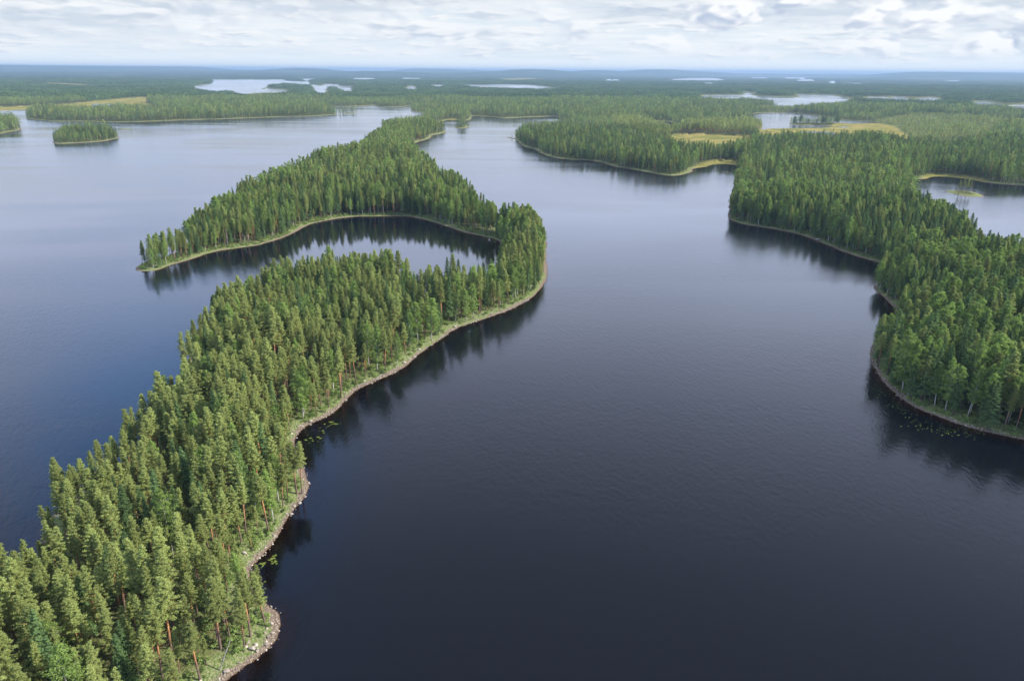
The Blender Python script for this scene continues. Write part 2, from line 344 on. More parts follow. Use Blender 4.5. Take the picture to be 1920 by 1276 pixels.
# ------------------------------------------------------------------ tagging helpers
def tag(o, label=None, cat=None, group=None, kind=None):
    if label: o['label'] = label
    if cat: o['category'] = cat
    if group: o['group'] = group
    if kind: o['kind'] = kind
    return o
def link(name, mesh, parent=None):
    o = bpy.data.objects.new(name, mesh); COL.objects.link(o)
    if parent: o.parent = parent
    return o
def np_mesh(name, V, F, mats=(), midx=None, smooth=False, attrs=None):
    """F: (n, k) array or list of arrays with constant k"""
    me = bpy.data.meshes.new(name)
    Fs = F if isinstance(F, list) else [F]
    Fs = [f for f in Fs if len(f)]
    nl = sum(f.size for f in Fs); nf = sum(len(f) for f in Fs)
    me.vertices.add(len(V)); me.vertices.foreach_set('co', np.ascontiguousarray(V, np.float32).ravel())
    me.loops.add(nl); me.loops.foreach_set('vertex_index', np.concatenate([f.ravel() for f in Fs]).astype(np.int32))
    sizes = np.concatenate([np.full(len(f), f.shape[1]) for f in Fs])
    me.polygons.add(nf); me.polygons.foreach_set('loop_start', np.concatenate([[0], np.cumsum(sizes)[:-1]]).astype(np.int32))
    me.polygons.foreach_set('loop_total', sizes.astype(np.int32))
    for m in mats: me.materials.append(m)
    if midx is not None: me.polygons.foreach_set('material_index', np.asarray(midx, np.int32))
    if smooth: me.polygons.foreach_set('use_smooth', np.ones(nf, bool))
    if attrs:
        for k, (dom, arr) in attrs.items():
            a = me.attributes.new(k, 'FLOAT', dom); a.data.foreach_set('value', np.ascontiguousarray(arr, np.float32))
    me.update(calc_edges=True)
    return me

# ------------------------------------------------------------------ materials
def mat(name):
    m = bpy.data.materials.new(name); m.use_nodes = True
    return m, NT(m.node_tree)
def out(N, surf, disp=None):
    o = N.node('ShaderNodeOutputMaterial'); N.put(o.inputs['Surface'], surf)

def leaf_mat(name, c1, c2, c3, trans=0.25, big=0.012):
    """c1..c2 spread from leaf to leaf, c3 mixed in from tree to tree"""
    m, N = mat(name)
    at = N.node('ShaderNodeAttribute', attribute_name='tint'); oi = N.node('ShaderNodeObjectInfo')
    geo = N.node('ShaderNodeNewGeometry')
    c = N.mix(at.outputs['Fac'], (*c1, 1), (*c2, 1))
    big = N.noise(geo.outputs['Position'], big, 3, 0.6)
    f = N.math('ADD', N.math('MULTIPLY', oi.outputs['Random'], 0.6), N.smooth(big, 0.35, 0.7, -0.15, 0.4), clamp=True)
    c = N.mix(f, c, (*c3, 1))
    v = N.math('MULTIPLY_ADD', N.math('FRACT', N.math('MULTIPLY', oi.outputs['Random'], 17.3)), 0.55, 0.72)
    c = N.mix(1.0, c, N.comb(v, v, v), 'MULTIPLY')
    d = N.node('ShaderNodeBsdfDiffuse', i_Color=c)
    t = N.node('ShaderNodeBsdfTranslucent', i_Color=c)
    mx = N.node('ShaderNodeMixShader'); N.put(mx.inputs[0], trans); N.put(mx.inputs[1], d); N.put(mx.inputs[2], t)
    out(N, mx); return m
M_PINE = leaf_mat('pine_needles', (0.155, 0.19, 0.06), (0.41, 0.49, 0.16), (0.33, 0.385, 0.13), 0.38)
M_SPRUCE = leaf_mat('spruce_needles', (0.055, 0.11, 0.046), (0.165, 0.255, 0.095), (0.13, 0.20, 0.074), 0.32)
M_BIRCH = leaf_mat('birch_leaves', (0.12, 0.20, 0.05), (0.32, 0.43, 0.11), (0.22, 0.32, 0.085), 0.35)
M_YELLOW = leaf_mat('yellow_leaves', (0.45, 0.33, 0.05), (0.65, 0.50, 0.08), (0.5, 0.4, 0.06), 0.3)
M_SHRUB = leaf_mat('willow_leaves', (0.12, 0.19, 0.05), (0.28, 0.36, 0.10), (0.20, 0.28, 0.09), 0.3)
M_DISTANT = leaf_mat('distant_needles', (0.055, 0.10, 0.042), (0.17, 0.25, 0.09), (0.07, 0.115, 0.045), big=0.0022)

def bark_mat(name, lo, hi, h0, h1, bands=False):
    m, N = mat(name)
    tcn = N.node('ShaderNodeTexCoord'); s = N.node('ShaderNodeSeparateXYZ', i_Vector=tcn.outputs['Object'])
    n = N.noise(tcn.outputs['Object'], 3.0, 4, 0.6)
    f = N.smooth(N.math('ADD', s.outputs[2], N.math('MULTIPLY', n, 3.0)), h0, h1)
    c = N.mix(f, (*lo, 1), (*hi, 1))
    st = N.vmath('MULTIPLY', tcn.outputs['Object'], (7.0, 7.0, 1.6 if not bands else 14.0))
    n2 = N.noise(st, 1.0, 4, 0.65)
    if bands: c = N.mix(N.smooth(n2, 0.58, 0.66), c, (0.05, 0.045, 0.04, 1))
    else:
        v = N.smooth(n2, 0.25, 0.75, 0.55, 1.25); c = N.mix(1.0, c, N.comb(v, v, v), 'MULTIPLY')
    out(N, N.node('ShaderNodeBsdfDiffuse', i_Color=c)); return m
M_PBARK = bark_mat('pine_bark', (0.17, 0.12, 0.095), (0.52, 0.26, 0.12), 4.5, 9.0)
M_SBARK = bark_mat('spruce_bark', (0.13, 0.105, 0.09), (0.16, 0.12, 0.10), 2, 9)
M_BBARK = bark_mat('birch_bark', (0.26, 0.24, 0.21), (0.48, 0.46, 0.42), 1, 4.5, True)
M_DEAD = bark_mat('dead_wood', (0.30, 0.28, 0.26), (0.42, 0.40, 0.38), 2, 8)

def ground_mat():
    m, N = mat('forest_ground')
    geo = N.node('ShaderNodeNewGeometry'); P = geo.outputs['Position']
    sh = N.node('ShaderNodeAttribute', attribute_name='shore').outputs['Fac']
    ma = N.node('ShaderNodeAttribute', attribute_name='marsh').outputs['Fac']
    fa = N.node('ShaderNodeAttribute', attribute_name='woods').outputs['Fac']
    na = N.noise(P, 0.35, 5, 0.65); nb = N.noise(P, 1.7, 4, 0.6); nc = N.noise(P, 0.05, 3, 0.5)
    floor = N.mix(N.smooth(na, 0.38, 0.62), (0.075, 0.085, 0.03, 1), (0.12, 0.14, 0.05, 1))
    floor = N.mix(N.smooth(nb, 0.5, 0.7), floor, (0.10, 0.075, 0.05, 1))
    edge = N.mix(N.smooth(nb, 0.35, 0.65), (0.11, 0.165, 0.045, 1), (0.24, 0.25, 0.125, 1))      # grass and pale lichen behind the stones
    shn = N.math('ADD', sh, N.math('MULTIPLY', N.math('SUBTRACT', na, 0.5), 5.0))
    c = N.mix(N.smooth(shn, 8.0, 4.0), floor, edge)
    vor = N.node('ShaderNodeTexVoronoi', i_Vector=P, i_Scale=2.2)
    stone = N.mix(N.smooth(vor.outputs['Distance'], 0.1, 0.55), (0.36, 0.30, 0.235, 1), (0.14, 0.11, 0.085, 1))
    sepc = N.node('ShaderNodeSeparateXYZ', i_Vector=vor.outputs['Color'])
    stone = N.mix(N.math('MULTIPLY', sepc.outputs[0], 0.6), stone, (0.25, 0.19, 0.14, 1))
    wv = N.noise(P, 0.045, 3, 0.6)
    shs = N.math('ADD', N.math('ADD', sh, N.math('MULTIPLY', N.math('SUBTRACT', na, 0.5), 3.2)), N.math('MULTIPLY', N.math('SUBTRACT', wv, 0.5), 7.0))
    c = N.mix(N.smooth(shs, 1.9, 0.9), c, stone)
    c = N.mix(N.smooth(sh, 0.35, -0.1), c, (0.10, 0.055, 0.028, 1))                           # wet, peat-stained bed
    # bog and meadow
    sa = N.node('ShaderNodeAttribute', attribute_name='scrub').outputs['Fac']
    gc = N.mix(N.smooth(N.noise(P, 0.03, 4, 0.6), 0.4, 0.6), (0.075, 0.115, 0.04, 1), (0.16, 0.175, 0.07, 1))
    c = N.mix(N.math('MULTIPLY', N.smooth(sa, -6.0, 10.0), N.smooth(sh, -0.1, 0.6)), c, gc)
    mc = N.mix(N.smooth(N.noise(P, 0.02, 5, 0.6), 0.35, 0.62), (0.165, 0.17, 0.045, 1), (0.30, 0.245, 0.085, 1))
    mc = N.mix(N.smooth(nc, 0.5, 0.72), mc, (0.13, 0.16, 0.05, 1))
    c = N.mix(N.math('MULTIPLY', N.smooth(ma, -4.0, 4.0), N.smooth(sh, -0.1, 0.6)), c, mc)
    # canopy of the farthest woods
    fc = N.mix(N.smooth(N.noise(P, 0.0022, 5, 0.65), 0.38, 0.62), (0.030, 0.052, 0.026, 1), (0.065, 0.092, 0.040, 1))
    fc = N.mix(N.smooth(N.noise(P, 0.02, 3, 0.6), 0.4, 0.7), fc, (0.03, 0.05, 0.028, 1))
    fc = N.mix(N.smooth(N.noise(P, 0.0009, 3, 0.6), 0.60, 0.68), fc, (0.12, 0.125, 0.06, 1))
    c = N.mix(fa, c, fc)
    b = N.node('ShaderNodeBump', i_Strength=0.7, i_Distance=0.25, i_Height=N.math('ADD', N.math('MULTIPLY', vor.outputs['Distance'], -1.0), nb))
    d = N.node('ShaderNodeBsdfDiffuse', i_Color=c, i_Normal=b)
    out(N, d); return m
M_GROUND = ground_mat()

_b = unproj(760, 440); BAY = (float(_b[0]), float(_b[1]), 0.0)
def water_mat():
    m, N = mat('lake_water')
    geo = N.node('ShaderNodeNewGeometry'); P = geo.outputs['Position']
    sh = N.node('ShaderNodeAttribute', attribute_name='shore').outputs['Fac']
    rot = N.node('ShaderNodeVectorRotate', i_Vector=P, i_Angle=math.radians(14)); rot.rotation_type = 'Z_AXIS'
    a = N.vmath('MULTIPLY', rot, (1.0, 0.34, 1.0))
    rot2 = N.node('ShaderNodeVectorRotate', i_Vector=P, i_Angle=math.radians(-24)); rot2.rotation_type = 'Z_AXIS'
    b = N.vmath('MULTIPLY', rot2, (0.9, 0.3, 1.0))
    w1 = N.noise(a, 1.5, 2, 0.5, 0.3); w2 = N.noise(b, 0.75, 3, 0.5, 0.4); w3 = N.noise(P, 0.16, 2, 0.5)
    h = N.math('ADD', N.math('MULTIPLY', w1, 0.42), N.math('ADD', N.math('MULTIPLY', w2, 0.36), N.math('MULTIPLY', w3, 0.18)))
    # gusts and lanes of smoother water; sheltered strip along the shores
    g = N.noise(N.vmath('MULTIPLY', P, (0.28, 1.0, 1.0)), 0.011, 4, 0.55, 1.2)
    g2 = N.noise(P, 0.0035, 2, 0.5, 0.5)
    gust = N.smooth(N.math('ADD', N.math('MULTIPLY', g, 0.6), N.math('MULTIPLY', g2, 0.4)), 0.40, 0.58, 0.35, 1.0)
    calm = N.smooth(sh, -1.0, -14.0, 0.8, 1.0)
    bay = N.vmath('LENGTH', N.vmath('MULTIPLY', N.vmath('SUBTRACT', P, BAY), (0.7, 1.0, 1.0)))
    st = N.math('MULTIPLY', N.math('MULTIPLY', gust, calm), N.smooth(bay, 75.0, 125.0, 0.30, 1.0))
    bump = N.node('ShaderNodeBump', i_Strength=N.math('MULTIPLY', st, 1.0), i_Distance=0.16, i_Height=h)
    rough = N.math('MULTIPLY_ADD', st, 0.13, 0.045)
    gl = N.node('ShaderNodeBsdfGlossy', i_Color=(1, 1, 1, 1), i_Roughness=rough, i_Normal=bump)
    body = N.node('ShaderNodeBsdfDiffuse', i_Color=(0.0018, 0.0025, 0.0050, 1))
    tr = N.node('ShaderNodeBsdfTransparent', i_Color=(0.62, 0.36, 0.18, 1))
    under = N.node('ShaderNodeMixShader'); N.put(under.inputs[0], N.smooth(sh, 0.3, -7.0)); N.put(under.inputs[1], tr); N.put(under.inputs[2], body)
    fr = N.node('ShaderNodeFresnel', i_IOR=1.333, i_Normal=bump)
    mx = N.node('ShaderNodeMixShader'); N.put(mx.inputs[0], fr); N.put(mx.inputs[1], under); N.put(mx.inputs[2], gl)
    out(N, mx); return m
M_WATER = water_mat()

def stone_mat():
    m, N = mat('shore_stone')
    oi = N.node('ShaderNodeObjectInfo'); geo = N.node('ShaderNodeNewGeometry')
    n = N.noise(geo.outputs['Position'], 3, 4, 0.6)
    c = N.mix(oi.outputs['Random'], (0.19, 0.15, 0.12, 1), (0.48, 0.42, 0.35, 1))
    c = N.mix(N.smooth(n, 0.45, 0.65, 0, 0.5), c, (0.5, 0.48, 0.44, 1))
    out(N, N.node('ShaderNodeBsdfDiffuse', i_Color=c)); return m
M_STONE = stone_mat()
def plain(name, c1, c2):
    m, N = mat(name)
    geo = N.node('ShaderNodeNewGeometry')
    c = N.mix(N.smooth(N.noise(geo.outputs['Position'], 2.5, 3, 0.6), 0.35, 0.65), (*c1, 1), (*c2, 1))
    out(N, N.node('ShaderNodeBsdfDiffuse', i_Color=c)); return m
M_LILY = plain('lily_leaf', (0.09, 0.125, 0.03), (0.18, 0.215, 0.045))

# ------------------------------------------------------------------ ground and water sheets
th_f = np.radians(np.arange(-44, 44.01, 0.085)); th_c = np.radians(np.arange(47, 314, 3.0))
TH = np.concatenate([th_f, th_c])
r0 = np.concatenate([[3, 12, 25, 40, 55, 70, 80], 90 * np.exp(np.arange(0, math.log(62000 / 90), 0.0072))])
nt, nr = len(TH), len(r0)
X = r0[:, None] * np.sin(TH)[None]; Y = r0[:, None] * np.cos(TH)[None]
G = np.stack([X.ravel(), Y.ravel()], -1)
SD = land_sdf(G); MA = inside(G, MARSH); SCR = inside(G, SCRUB)
MA2 = np.maximum(MA, SCR)
Z = height(G, SD, MA2)
rr = np.hypot(G[:, 0], G[:, 1])
WOODS = sstep(rr, 5200, 6600) * (MA2 < 0)
idx = np.arange(nt * nr).reshape(nr, nt)
q = np.stack([idx[:-1], np.roll(idx, -1, 1)[:-1], np.roll(idx, -1, 1)[1:], idx[1:]], -1).reshape(-1, 4)
Vg = np.concatenate([np.column_stack([G, Z]), [[0, 0, -4]]])
tri = np.stack([idx[0], np.roll(idx[0], -1), np.full(nt, nt * nr)], -1)[:, ::-1]
app = lambda a, v: np.concatenate([a, [v]])
me = np_mesh('ground', Vg, [q, tri], [M_GROUND], smooth=True, attrs={'shore': ('POINT', app(np.clip(SD, -50, 200), -50)), 'marsh': ('POINT', app(np.clip(MA, -60, 60), -60)), 'scrub': ('POINT', app(np.clip(SCR, -60, 60), -60)), 'woods': ('POINT', app(WOODS, 0))})
go = link('ground', me); tag(go, kind='structure')
keep = (SD[q] < 1.5 + 0.02 * rr[q]).any(1)
wq = q[keep]; used = np.unique(wq); remap = -np.ones(nt * nr + 1, int); remap[used] = np.arange(len(used))
zc_ = -rr[used] ** 2 / (2 * 7.4e6) * sstep(rr[used], 8000, 20000) * 0.55
Vw = np.column_stack([G[used], zc_]); Vw = np.concatenate([Vw, [[0, 0, 0]]]); remap[-1] = len(Vw) - 1
me = np_mesh('water', Vw, [remap[wq], remap[tri]], [M_WATER], smooth=True, attrs={'shore': ('POINT', app(np.clip(SD[used], -100, 50), -100))})
wo_ = link('water', me); tag(wo_, kind='structure')

# ------------------------------------------------------------------ tree meshes
def quads(C, Nrm, w, h, r):
    """leaf quads at C facing Nrm with random spin; returns V, F"""
    n = len(C); Nrm = Nrm / (np.linalg.norm(Nrm, axis=1, keepdims=True) + 1e-9)
    t = r.normal(size=(n, 3)); t -= (t * Nrm).sum(1, keepdims=True) * Nrm; t /= np.linalg.norm(t, axis=1, keepdims=True) + 1e-9
    b = np.cross(Nrm, t)
    w = np.broadcast_to(np.asarray(w), (n,))[:, None] / 2; h = np.broadcast_to(np.asarray(h), (n,))[:, None] / 2
    V = np.stack([C - t * w, C - b * h * .9 + t * w * .2, C + t * w, C + b * h], 1).reshape(-1, 3)
    return V, np.arange(4 * n).reshape(n, 4)
def tube(path, rad, k=6):
    path = np.asarray(path, float); n = len(path)
    V = []; 
    for i in range(n):
        d = path[min(i + 1, n - 1)] - path[max(i - 1, 0)]; d = d / (np.linalg.norm(d) + 1e-9)
        a = np.cross(d, [0.3, 0.9, 0.1] if abs(d[2]) > .7 else [0, 0, 1]); a /= np.linalg.norm(a); b = np.cross(d, a)
        t = np.arange(k) * 2 * math.pi / k
        V.append(path[i] + rad[i] * (np.cos(t)[:, None] * a + np.sin(t)[:, None] * b))
    V = np.concatenate(V); F = []
    for i in range(n - 1):
        for j in range(k): F.append((i*k+j, i*k+(j+1) % k, (i+1)*k+(j+1) % k, (i+1)*k+j))
    return V, np.array(F)
class Acc:
    def __init__(s): s.V = []; s.F = []; s.T = []; s.n = 0
    def add(s, V, F, t=None):
        s.V.append(V); s.F.append(F + s.n); s.n += len(V); s.T.append(np.full(len(V), 0.5) if t is None else t)
    def get(s): return np.concatenate(s.V), np.concatenate(s.F), np.concatenate(s.T)

def build_tree(kind, seed, lod):
    """returns wood and leaf arrays for a tree about 16 m tall; lod 0 near, 1 middle, 2 far"""
    r = np.random.default_rng(seed); wood = Acc(); leaf = Acc()
    H = 16.0
    nseg = (9, 4, 2)[lod]; k = (7, 4, 3)[lod]
    lean = r.normal(0, 0.25, 2)
    tz = np.linspace(0, 1, nseg + 1)
    cx = lean[0] * tz ** 2 + 0.12 * np.sin(tz * 5 + r.uniform(0, 6)) * tz; cyy = lean[1] * tz ** 2 + 0.12 * np.sin(tz * 4 + r.uniform(0, 6)) * tz
    path = np.column_stack([cx, cyy, tz * H * 0.985 - 0.4 * (tz == 0)])
    rad0 = {'pine': 0.19, 'spruce': 0.18, 'birch': 0.14, 'dead': 0.15}[kind] * (1, .95, .8)[lod]
    V, F = tube(path, rad0 * (1 - tz) ** 0.8 + 0.02, k); wood.add(V, F)
    def at(z):
        t = np.clip(z / H, 0, 1); return np.array([np.interp(t, tz, cx), np.interp(t, tz, cyy), z])
    if kind == 'pine':
        z0 = H * r.uniform(0.36, 0.58); nb = (92, 36, 16)[lod]; wmax = r.uniform(1.35, 2.0)
        asym = r.uniform(0, 6.28)
        for i in range(nb):
            u = (i + r.uniform(0, .9)) / nb; z = z0 + (H - z0) * u ** 0.92
            a = i * 2.4 + r.normal(0, .5)
            prof = min(1.0, 0.55 + u * 2.2) * max(0.0, 1 - u) ** 0.95 + 0.08
            L = wmax * prof * r.uniform(0.6, 1.2) * (1 + 0.2 * math.cos(a - asym))
            up = 0.10 + 0.75 * u + r.normal(0, .12)
            d = np.array([math.cos(a), math.sin(a), up]); base = at(z); tip = base + d * L
            if lod < 2:
                V, F = tube([base, base + d * L * .5 + [0, 0, -.06], tip], [0.045 * (1 - u * .6), 0.03, 0.01], 3); wood.add(V, F)
            nc = (3, 2, 1)[lod]
            for j in range(nc):
                s = 1.0 - j * 0.36 + r.normal(0, .06)
                if L * s < 0.15 and j: continue
                c = base + d * L * s + r.normal(0, .12, 3) * [1, 1, .6]
                m = (38, 11, 6)[lod]; rc = (0.33, 0.48, 0.8)[lod] * (0.65 + 0.5 * (1 - u))
                o = r.normal(0, 1, (m, 3)); o /= np.linalg.norm(o, axis=1, keepdims=True); o *= r.uniform(.3, 1, (m, 1)) ** .6
                C = c + o * rc * [1.2, 1.2, .40]
                Nn = o * 0.8 + [0, 0, 0.55] + r.normal(0, .45, (m, 3))
                sz = (0.24, 0.56, 1.05)[lod]
                V, F = quads(C, Nn, sz * r.uniform(.8, 1.6, m), sz * r.uniform(.26, .5, m) * (1, 1.6, 1.8)[lod], r)
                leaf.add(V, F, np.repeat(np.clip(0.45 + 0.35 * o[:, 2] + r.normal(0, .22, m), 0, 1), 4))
        for i in range((8, 3, 0)[lod]):       # dead twigs under the crown
            z = r.uniform(0.22 * H, z0); a = r.uniform(0, 6.28); L = r.uniform(.4, 1.3); b = at(z)
            V, F = tube([b, b + [math.cos(a) * L, math.sin(a) * L, -.1 * L]], [.03, .008], 3); wood.add(V, F)
    elif kind == 'spruce':
        z0 = H * r.uniform(0.08, 0.2); nb = (120, 50, 18)[lod]; wmax = r.uniform(1.6, 2.3)
        for i in range(nb):
            u = (i + r.uniform(0, .9)) / nb; z = z0 + (H - z0) * u
            a = i * 2.4 + r.normal(0, .4); L = wmax * ((1 - u) ** 0.85) * r.uniform(.75, 1.15) * (0.72 + min(u * 3, .28)) + 0.12
            d = np.array([math.cos(a), math.sin(a), -0.28 + 0.7 * u]); base = at(z)
            nc = (3, 2, 1)[lod]
            for j in range(nc):
                s = 0.95 - j * 0.33
                c = base + d * L * s
                m = (20, 7, 5)[lod]; wr = L * (0.22, .3, .45)[lod] + 0.10
                o = r.uniform(-1, 1, (m, 3)) * [1, 1, .35]
                C = c + o * wr
                Nn = np.column_stack([np.full(m, d[0] * .6), np.full(m, d[1] * .6), np.ones(m) * .8]) + r.normal(0, .4, (m, 3))
                sz = (0.28, 0.6, 1.1)[lod] * (0.6 + .5 * (1 - u))
                V, F = quads(C, Nn, sz * r.uniform(.8, 1.3, m), sz * r.uniform(.45, .9, m), r)
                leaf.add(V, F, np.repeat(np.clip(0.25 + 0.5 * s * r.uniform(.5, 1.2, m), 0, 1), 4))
    elif kind == 'birch':
        z0 = H * r.uniform(0.2, 0.34); nb = (58, 26, 12)[lod]; wmax = r.uniform(1.8, 2.6)
        for i in range(nb):
            u = (i + r.uniform(0, .9)) / nb; z = z0 + (H - z0) * u
            a = i * 2.4 + r.normal(0, .6)
            prof = math.sin(math.pi * min(1, 0.16 + u * 0.86)) ** 0.75 + .08
            L = wmax * prof * r.uniform(.55, 1.12); d = np.array([math.cos(a), math.sin(a), 0.55]); base = at(z - .3 * L)
            if lod == 0:
                V, F = tube([base, base + d * L], [.04, .01], 3); wood.add(V, F)
            for j in range((3, 2, 1)[lod]):
                s = 1 - j * .36; c = base + d * L * s + r.normal(0, .2, 3)
                m = (38, 12, 7)[lod]; rc = (0.55, 0.7, 0.95)[lod] * (.75 + .35 * prof)
                o = r.normal(0, 1, (m, 3)); o /= np.linalg.norm(o, axis=1, keepdims=True); o *= r.uniform(.25, 1, (m, 1)) ** .6
                C = c + o * rc * [1, 1, .85]; Nn = o + [0, 0, .3] + r.normal(0, .45, (m, 3)); sz = (0.24, 0.52, 1.0)[lod]
                V, F = quads(C, Nn, sz * r.uniform(.8, 1.3, m), sz * r.uniform(.6, 1, m), r)
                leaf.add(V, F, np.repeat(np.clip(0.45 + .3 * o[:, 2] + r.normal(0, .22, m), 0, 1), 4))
    else:  # dead standing tree
        for i in range(46):
            z = r.uniform(3, 14.6); a = r.uniform(0, 6.28); L = (1.9 * (1 - z / 17) + .25) * r.uniform(.5, 1.1); b = at(z)
            d = np.array([math.cos(a), math.sin(a), r.uniform(-.2, .5)])
            V, F = tube([b, b + d * L * .6, b + d * L + [0, 0, -.15 * L]], [.045, .025, .006], 3); wood.add(V, F)
            for j in range(3):
                p = b + d * L * r.uniform(.4, .9); e = r.normal(0, .35, 3); V, F = tube([p, p + e], [.015, .005], 3); wood.add(V, F)
    return wood.get(), (leaf.get() if leaf.n else None)

WOODM = {'pine': M_PBARK, 'spruce': M_SBARK, 'birch': M_BBARK, 'dead': M_DEAD}
LEAFM = {'pine': M_PINE, 'spruce': M_SPRUCE, 'birch': M_BIRCH}
NVAR = (13, 6, 5)
near_mesh = {}      # kind -> list of (trunk mesh, crown mesh)
proto_col = {}
for kind in ('pine', 'spruce', 'birch'):
    pc = bpy.data.collections.new(kind + '_kinds'); proto_col[kind] = pc; near_mesh[kind] = []
    ci = 0
    for lod in range(3):
        for v in range(NVAR[lod]):
            w, l = build_tree(kind, 100 * lod + v + {'pine': 1, 'spruce': 1001, 'birch': 2001}[kind], lod)
            if lod == 0:
                tm = np_mesh('trunk', w[0], w[1], [WOODM[kind]], smooth=True)
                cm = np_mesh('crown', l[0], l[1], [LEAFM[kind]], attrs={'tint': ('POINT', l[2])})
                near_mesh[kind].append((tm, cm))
            V = np.concatenate([w[0], l[0]]); F = np.concatenate([w[1], l[1] + len(w[0])])
            mi = np.concatenate([np.zeros(len(w[1])), np.ones(len(l[1]))])
            t = np.concatenate([np.full(len(w[0]), .5), l[2]])
            mm = np_mesh('tree', V, F, [WOODM[kind], LEAFM[kind]], midx=mi, attrs={'tint': ('POINT', t)})
            o = bpy.data.objects.new('%s_tree_%s' % (kind, chr(97 + ci)), mm); pc.objects.link(o); ci += 1
OFF = (0, NVAR[0], NVAR[0] + NVAR[1])

# patches of distant wood, 40 m across
pc = bpy.data.collections.new('distant_kinds'); proto_col['distant'] = pc
for v in range(6):
    r = np.random.default_rng(500 + v); A = Acc()
    for i in range(78):
        x, y = r.uniform(-23, 23, 2); h = r.uniform(8, 14); w = r.uniform(1.7, 2.7); k = 5
        shape = r.random() < .7
        n = 4
        zz = np.array([.12, .38, .66, .9, 1.0]) * h; ww = (np.array([.75, 1, .75, .35, .03]) if shape else np.array([.6, 1.05, 1.0, .6, .05])) * w
        for s in range(9):
            a = r.uniform(0, 6.28); t = r.uniform(0.15, .98); rad = np.interp(t * h, zz, ww) * r.uniform(.4, .8)
            C = np.array([[x + math.cos(a) * rad, y + math.sin(a) * rad, t * h]])
            V, F = quads(C, np.array([[math.cos(a) * .8, math.sin(a) * .8, .7]]) + r.normal(0, .3, (1, 3)), 2.6, 2.3, r)
            A.add(V, F, np.full(4, np.clip(r.normal(.5, .25) + (.25 if not shape else 0), 0, 1)))
    V, F, t = A.get()
    mm = np_mesh('tree', V, F, [M_DISTANT], attrs={'tint': ('POINT', t)})
    o = bpy.data.objects.new('wood_patch_%s' % chr(97 + v), mm); pc.objects.link(o)

# ------------------------------------------------------------------ where the trees stand
def jgrid(r_in, r_out, sp, azmax):
    n = int(r_out * 2 * math.sin(azmax) / sp) + 2
    xs = np.arange(-r_out * math.sin(azmax), r_out * math.sin(azmax), sp); ys = np.arange(r_in * math.cos(azmax) * 0.9, r_out, sp)
    gx, gy = np.meshgrid(xs, ys); P = np.stack([gx.ravel(), gy.ravel()], -1)
    P[:, 0] += np.repeat((np.arange(len(ys)) % 2) * sp / 2, len(xs))
    P += rng.uniform(-.42, .42, P.shape) * sp
    r = np.hypot(P[:, 0], P[:, 1]); az = np.abs(np.arctan2(P[:, 0], P[:, 1]))
    return P[(r >= r_in) & (r < r_out) & (az < azmax)]
AZ = math.radians(42)
pts = []; lods = []
for (a, b, sp, lod, azm) in ((60, 480, 3.25, 0, math.radians(58)), (480, 620, 3.6, 0, AZ), (620, 1350, 4.4, 1, AZ), (1350, 2700, 6.0, 2, AZ)):
    p = jgrid(a, b, sp, azm); pts.append(p); lods.append(np.full(len(p), lod))
P = np.concatenate(pts); L = np.concatenate(lods)
d = land_sdf(P); k = d > 0.7; P, L, d = P[k], L[k], d[k]
ma = inside(P, MARSH); sc_ = inside(P, SCRUB); old = inside(P, OLDP)
r = np.hypot(P[:, 0], P[:, 1])
east = P[:, 0] > 60                                  # the mainland on the right, more broadleaved
tipx_ = float(unproj(325, 490)[0]); at_tip = (P[:, 0] < tipx_) & (P[:, 1] > 330)
setback = 0.9 + rng.uniform(0, 2.0, len(P)) + 1.6 * (vnoise(P, 16, 49) > .5)
setback = np.where(at_tip, 0.8, setback); setback = setback * np.where(east, 0.6, 1.0)
dens = 0.96 - 0.14 * (vnoise(P, 30, 31) > .66) * (np.hypot(P[:, 0], P[:, 1]) > 230)
scr = sc_ > 0
dens = np.where(scr, 0.38 + .5 * (vnoise(P, 60, 33) > .5), dens)
k = (d > setback) & (ma < -1) & (rng.random(len(P)) < np.where((P[:, 0] < float(unproj(325, 490)[0])) & (P[:, 1] > 330), 1.0, dens))
# the little spit islets stay bare
tiny = np.zeros(len(P), bool)
for i in (3, 6, 8): tiny |= inside(P, [LAND[i]]) > -1
pt_tip = unproj(262, 503); tiny |= np.hypot(*(P - pt_tip).T) < 6
k &= ~tiny
P, L, d, r, scr, old, east = P[k], L[k], d[k], r[k], scr[k], old[k], east[k]
n1_ = vnoise(P, 55, 41); n2_ = vnoise(P, 140, 42); u = rng.random(len(P))
onpen = inside(P, [LAND[1]]) > 0
near = onpen & (r < 260)
# shares of pine / spruce / birch
fp = np.where(near, 0.88, np.where(onpen, 0.60, np.where(r > 900, 0.17, 0.25))); fb = np.where(near, 0.04, np.where(onpen, 0.15, np.where(r > 900, .12, 0.27)))
mid = onpen & (P[:, 1] > 430); fb = np.where(mid, .2 + .25 * (n1_ > .55), fb); fp = np.where(mid, .42, fp)
fb = np.where(~onpen, np.clip(fb + (n1_ - .5) * .5 + .12 * (d < 14), .05, .7), fb)
fb = np.where(onpen & (d < 7), fb + .08, fb)
fp = np.where(old > 0, .92, fp); fb = np.where(old > 0, .02, fb)
fp = np.where(scr, .7, fp)
kind = np.where(u < fb, 2, np.where(u < fb + fp, 0, 1))
scl = rng.normal(1.0, 0.13, len(P)) * np.where(onpen, 0.91, 1.0) * (0.86 + 0.28 * vnoise(P, 45, 44))
scl *= (0.80 + 0.4 * vnoise(P, 14, 45)) * np.where(d < 6, 0.9, 1.0) * np.where(old > 0, 1.12, 1.0) * np.where(kind == 1, 1.02, 1.0)
scl = np.where(mid, scl * 1.14, scl); scl = np.where(scr, scl * (.38 + .4 * vnoise(P, 90, 34)), scl)
young = (~onpen) & (vnoise(P, 260, 47) > .66) & (r > 600); scl = np.where(young, scl * .72, scl)
scl = np.clip(scl, .28, 1.35)
